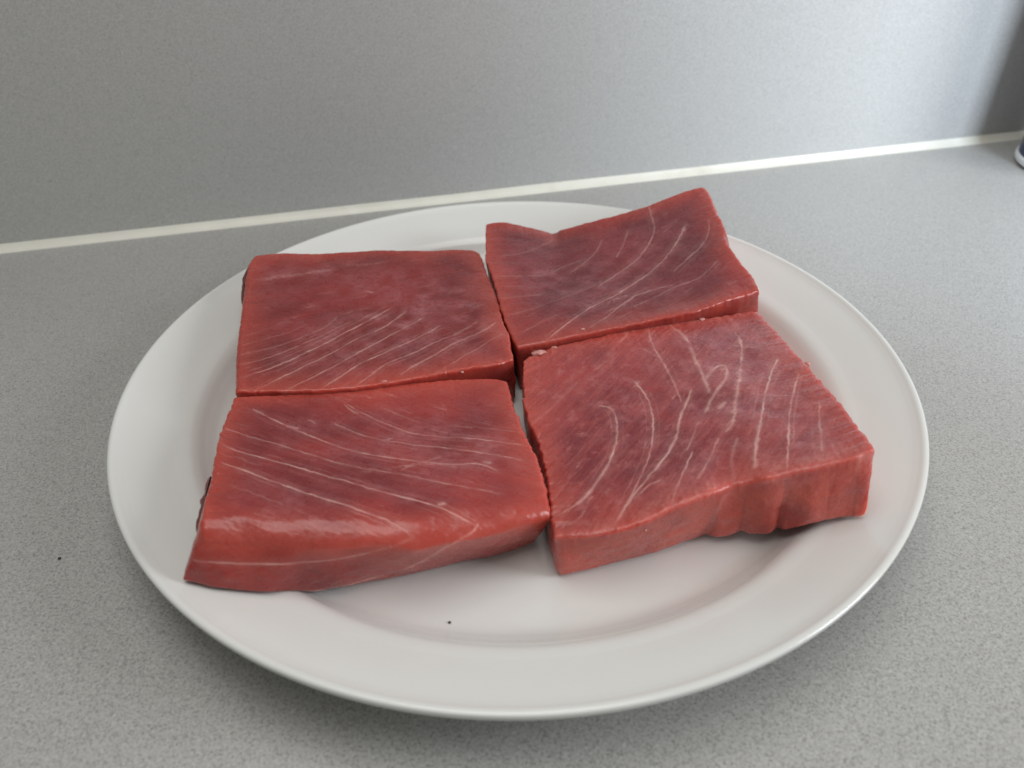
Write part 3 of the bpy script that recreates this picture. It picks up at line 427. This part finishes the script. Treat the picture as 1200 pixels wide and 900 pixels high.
def vein_field(V, veins, seed):
    out = np.zeros(len(V))
    for q, (pts, w, s) in enumerate(veins):
        P = np.array(pts, float)
        # round the traced corners a little
        for _ in range(2):
            P = np.concatenate([P[:1], np.stack([.75 * P[:-1] + .25 * P[1:], .25 * P[:-1] + .75 * P[1:]], 1).reshape(-1, 3), P[-1:]])
        pad = 4 * w + 1; side = np.ptp(P[:, 2]) >= 4 and np.ptp(P[:, 2]) > .6 * np.ptp(P[:, 1]); wt = np.array([1, .2, 1]) if side else np.array([1, 1, .35])
        sel = np.where(((V > P.min(0) - pad) & (V < P.max(0) + pad)).all(1))[0]
        if not len(sel): continue
        X = V[sel]; X = X + .22 * np.stack([vnoise(X, 1.6, seed + q), vnoise(X, 1.6, seed + 31 + q), 0 * X[:, 0]], 1)
        best = np.full(len(sel), 1e9); tt = np.zeros(len(sel)); n = len(P) - 1
        for i in range(n):
            a, d = P[i], P[i + 1] - P[i]; L2 = max((d * d).sum(), 1e-6)
            t = np.clip(((X - a) @ d) / L2, 0, 1); e = (X - a - t[:, None] * d) * wt
            dd = np.sqrt((e ** 2).sum(1)); m = dd < best; best[m] = dd[m]; tt[m] = (i + t[m]) / n
        s = s * (.95 if seed >= 300 else .80); w = w * (.85 if w < .5 else 1)
        ends = np.clip(np.minimum(tt, 1 - tt) / .07, 0, 1)
        ww = w * (.65 + .35 * ends) * (1 + .35 * vnoise(X, 2.5, seed + 77 + q))
        a = s * (.5 + .5 * ends) * np.clip(.78 + .5 * vnoise(X, 3.2, seed + 50 + q), .15, 1.1)
        if w > .6: a *= np.clip(.5 + .9 * vnoise(X, .9, seed + 60 + q), 0, 1.2)
        val = a * np.exp(-(best / ww) ** 2) + .16 * s * (.6 + .8 * vnoise(X, 3.0, seed + 90 + q)).clip(0) * np.exp(-(best / (1.1 + 2 * ww)) ** 2)
        out[sel] = np.maximum(out[sel], val)
    return np.clip(out, 0, 1)

SETUP = {
    'A': (dict(dark=(.18, .015, .019, 1), mid=(.32, .033, .028, 1), light=(.46, .080, .062, 1)),
          "raw tuna piece at the plate's front left, pale curved lines folding down its face"),
    'B': (dict(dark=(.155, .013, .014, 1), mid=(.245, .024, .023, 1), light=(.37, .062, .055, 1)),
          "raw tuna piece at the plate's back left with fine parallel slanting pale lines"),
    'C': (dict(dark=(.125, .010, .016, 1), mid=(.205, .019, .024, 1), light=(.33, .055, .052, 1)),
          "raw tuna piece at the plate's back right, far corner raised, top hollowed"),
    'D': (dict(dark=(.19, .018, .027, 1), mid=(.36, .048, .045, 1), light=(.56, .15, .125, 1)),
          "raw tuna piece at the plate's front right with thick white flecks and lobed face"),
}
GROUP = "raw tuna pieces laid out on the plate"
fillets = {}
for idx, key in enumerate('ABCD'):
    F_ = FILLETS[key]; cols, label = SETUP[key]
    V, Q, tm, dims = fillet_surface(F_, 400, 350, 90, 11 + idx * 17)
    # short broken wisps of fat between the long lines, along the grain
    rr = np.random.RandomState(50 + idx); top_v = V[tm > 0]; wisps = []
    for _ in range({'A': 26, 'B': 22, 'C': 22, 'D': 44}[key]):
        p = top_v[rr.randint(len(top_v))]; a = math.radians(F_['fibre'] + rr.uniform(-9, 9)) ; L = rr.uniform(1.5, 7); bend = rr.uniform(-.5, .5)
        q = []
        for t in (-.5, 0, .5):
            x, y = p[0] + math.cos(a + bend * t) * L * t, p[1] + math.sin(a + bend * t) * L * t
            sub_ = top_v[rr.randint(0, len(top_v), 1500)]; z = sub_[np.argmin((sub_[:, 0] - x) ** 2 + (sub_[:, 1] - y) ** 2), 2]
            q.append((x, y, z))
        wisps.append((q, rr.uniform(.16, .34), rr.uniform(.12, .42 if key == 'D' else .30)))
    # faint finer seams running beside the clear ones
    for (q, w, s) in F_['veins']:
        if w < .5 and len(q) > 3 and key != 'D' or (key == 'D' and .25 < w < .45 and len(q) > 4):
            P = np.array(q, float)
            if np.ptp(P[:, 2]) > .6 * np.ptp(P[:, 1]): continue
            tg = np.gradient(P, axis=0); o = np.stack([-tg[:, 1], tg[:, 0], 0 * tg[:, 0]], 1); o /= np.linalg.norm(o, axis=1)[:, None] + 1e-9
            for off in (rr.uniform(1.3, 2.4), -rr.uniform(1.3, 2.4)):
                a0 = rr.randint(0, 2); Q_ = (P + o * off)[a0:len(P) - rr.randint(0, 2)]
                if len(Q_) > 2: wisps.append(([tuple(x) for x in Q_], .2, s * rr.uniform(.22, .42)))
    vein = vein_field(V, F_['veins'] + wisps, 100 * idx)
    # fat lines stand a hair proud of the flesh
    V = V.copy(); V[:, 2] += .10 * vein * tm
    film = np.zeros(len(V))  # pale patches: thin film plus overhead sheen, both put into the colour
    for (cc, rx, ry, s) in F_['film']:
        e = ((V[:, 0] - cc[0]) / rx) ** 2 + ((V[:, 1] - cc[1]) / ry) ** 2
        film = np.maximum(film, s * np.exp(-e) * np.clip(.55 + .8 * vnoise(V, 5, idx + 3), 0, 1.2))
    film *= np.where(tm > 0, 1, 1.3 if key == 'D' else .3)
    # paler, orange outer rim of the cut top: translucent glow put into the colour
    NV, NU = dims; uu, vv = np.meshgrid(np.linspace(0, 1, NU), np.linspace(0, 1, NV))
    W = 92.0; H = 75.0
    dist = np.minimum(np.minimum(uu, 1 - uu) * W, np.minimum(vv, 1 - vv) * H)
    edge = np.zeros(len(V)); edge[:NV * NU] = (np.clip(1 - dist / (13 + 5 * vnoise(V[:NV * NU].reshape(NV, NU, 3), 9, idx + 40)), 0, 1) ** 1.6 * F_.get('edge', .50)).ravel()
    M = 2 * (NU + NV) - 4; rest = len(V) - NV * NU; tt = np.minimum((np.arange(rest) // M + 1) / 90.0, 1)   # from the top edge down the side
    lo = {'A': .12, 'B': .3, 'C': .4, 'D': .60}[key]; fade = np.exp(-(tt / .22) ** 1.5)  # piece A's low value puts its shaded lower front into the colour
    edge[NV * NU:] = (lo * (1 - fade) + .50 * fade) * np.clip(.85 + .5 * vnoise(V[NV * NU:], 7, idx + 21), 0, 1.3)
    # origin at the base of the piece
    bx, by = V[:, 0].mean(), V[:, 1].mean(); base = np.array([bx, by, V[:, 2].min()])
    root = thing('tuna_steak', label, "raw tuna", tuple(base * MM), GROUP)
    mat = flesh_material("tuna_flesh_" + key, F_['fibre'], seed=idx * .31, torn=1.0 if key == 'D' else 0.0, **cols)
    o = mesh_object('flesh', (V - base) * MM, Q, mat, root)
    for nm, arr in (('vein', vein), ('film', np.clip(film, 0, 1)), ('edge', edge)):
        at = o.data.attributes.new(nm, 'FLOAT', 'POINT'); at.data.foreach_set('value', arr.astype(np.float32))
    fillets[key] = (root, base, V, dims)

# ---- torn shreds of fat, dark skin along an edge
m_fat, nt, b = material("fat_shred")
c = coords(nt); n1 = noise(nt, c, 700, 3)
nt.links.new(mixc(nt, n1, (.46, .15, .13, 1), (.68, .38, .34, 1)), b.inputs['Base Color'])
b.inputs['Subsurface Weight'].default_value = .6; b.inputs['Subsurface Radius'].default_value = (1, .5, .4); b.inputs['Subsurface Scale'].default_value = .0015
b.inputs['Roughness'].default_value = .25
m_skin, nt, b = material("dark_skin")
n1 = noise(nt, coords(nt), 400, 3)
nt.links.new(mixc(nt, n1, (.10, .024, .022, 1), (.20, .045, .038, 1)), b.inputs['Base Color']); b.inputs['Roughness'].default_value = .4

def shred(key, p, sx, sy, sz, rot, seed):
    root, base, _, _ = fillets[key]
    n, k = 14, 9; V = []
    for i in range(k):
        for j in range(n):
            th = math.pi * i / (k - 1); ph = 2 * math.pi * j / n
            V.append((math.sin(th) * math.cos(ph), math.sin(th) * math.sin(ph), math.cos(th)))
    V = np.array(V); nn = V * (1 + .5 * vnoise(V + seed, .8, seed) + .3 * vnoise(V + seed, .35, seed + 9))[:, None]
    nn = nn * np.array([sx, sy, sz]); a = math.radians(rot); nn = np.stack([nn[:, 0] * math.cos(a) - nn[:, 1] * math.sin(a), nn[:, 0] * math.sin(a) + nn[:, 1] * math.cos(a), nn[:, 2]], 1)
    F = np.array([(i * n + j, (i + 1) * n + j, (i + 1) * n + (j + 1) % n, i * n + (j + 1) % n) for i in range(k - 1) for j in range(n)])
    mesh_object('fat_shred', (nn + np.array(p) - base) * MM, F, m_fat, root)
for s in SHREDS: shred(*s)

def skin(key, pts, w, seed):
    """a thin dark flap of skin along the side of a piece"""
    root, base, _, _ = fillets[key]
    P = polyline_resample(pts, 40); V = []; K = 7
    for i, p in enumerate(P):
        tan = P[min(i + 1, 39)] - P[max(i - 1, 0)]; o = np.array([-tan[1], tan[0], 0.0]); o /= np.linalg.norm(o) + 1e-9
        if o[0] > 0: o = -o
        e = math.sin(math.pi * i / 39) ** .35
        for k in range(K):
            a = math.pi * (k / (K - 1) - .5)
            V.append(p + o * (-1.25 + 1.5 * math.cos(a) * e * (1 + .5 * vnoise(p[None] * 1.0, 2.0, seed)[0])) + np.array([0, 0, w * math.sin(a) * e]))
    F = np.array([(i * K + k, (i + 1) * K + k, (i + 1) * K + k + 1, i * K + k + 1) for i in range(39) for k in range(K - 1)])
    mesh_object('skin_flap', (np.array(V) - base) * MM, F, m_skin, root)
for s in SKINS: skin(*s)

# ------------------------------------------------------------------ crumbs
m_crumb, nt, b = material("dark_crumb")
n1 = noise(nt, coords(nt), 2000, 2); nt.links.new(mixc(nt, n1, (.012, .011, .01, 1), (.05, .045, .04, 1)), b.inputs['Base Color']); b.inputs['Roughness'].default_value = .6
def crumb(x, y, z, r, label, seed):
    n, k = 8, 6; V = []
    for i in range(k):
        for j in range(n):
            th = math.pi * i / (k - 1); ph = 2 * math.pi * j / n
            V.append((math.sin(th) * math.cos(ph), math.sin(th) * math.sin(ph), .6 * math.cos(th)))
    V = np.array(V) * (1 + .3 * vnoise(np.array(V) + seed, .6, seed)[:, None]) * r
    F = np.array([(i * n + j, (i + 1) * n + j, (i + 1) * n + (j + 1) % n, i * n + (j + 1) % n) for i in range(k - 1) for j in range(n)])
    o = mesh_object('crumb', V, F, m_crumb); o.location = (x, y, z + r * .5); tag(o, label, "crumb", "dark crumbs on plate and counter")
for s in CRUMBS: crumb(*s)

# ------------------------------------------------------------------ the dark container at the right edge
m_navy, nt, b = material("navy_gloss")
n1 = noise(nt, coords(nt), 40, 3); nt.links.new(mixc(nt, n1, (.010, .025, .075, 1), (.018, .04, .11, 1)), b.inputs['Base Color'])
b.inputs['Roughness'].default_value = .18
m_ring, nt, b = material("pale_grey_band")
n1 = noise(nt, coords(nt), 80, 3); nt.links.new(mixc(nt, n1, (.70, .71, .73, 1), (.78, .79, .80, 1)), b.inputs['Base Color']); b.inputs['Roughness'].default_value = .35
m_blk, nt, b = material("black_rubber")
n1 = noise(nt, coords(nt), 80, 3); nt.links.new(mixc(nt, n1, (.015, .015, .016, 1), (.03, .03, .03, 1)), b.inputs['Base Color']); b.inputs['Roughness'].default_value = .5
can = thing('canister', "dark navy canister with pale grey base band standing at the wall on the right edge", "canister", CAN[:3])
r0 = CAN[3]
def ring(name, prof, mat, parent):
    V, F = lathe([((r0 * 1000 + a) * MM, z * MM) for a, z in prof], 128); return mesh_object(name, V, F, mat, parent)
ring('foot', smooth_profile([(-8, 0.3), (-2.5, .1), (-1.2, .6), (-1.0, 1.8), (-1.6, 2.4)], 4), m_blk, can)
ring('base_band', smooth_profile([(-1.6, 1.2), (-.2, 1.5), (0.3, 2.2), (.3, 4.2), (0, 5.0), (-.8, 5.6)], 4), m_ring, can)
ring('body', smooth_profile([(-1.0, 5.0), (-.9, 9), (-.8, 60), (-.8, 128), (-2, 131), (-4, 132)], 4), m_navy, can)
ring('lid', smooth_profile([(-3.0, 130.5), (-2.6, 133), (-2.6, 141), (-4.5, 144), (-10, 145), (-20, 145.3), (-r0 * 1000 + .01, 145.4)], 4), m_ring, can)
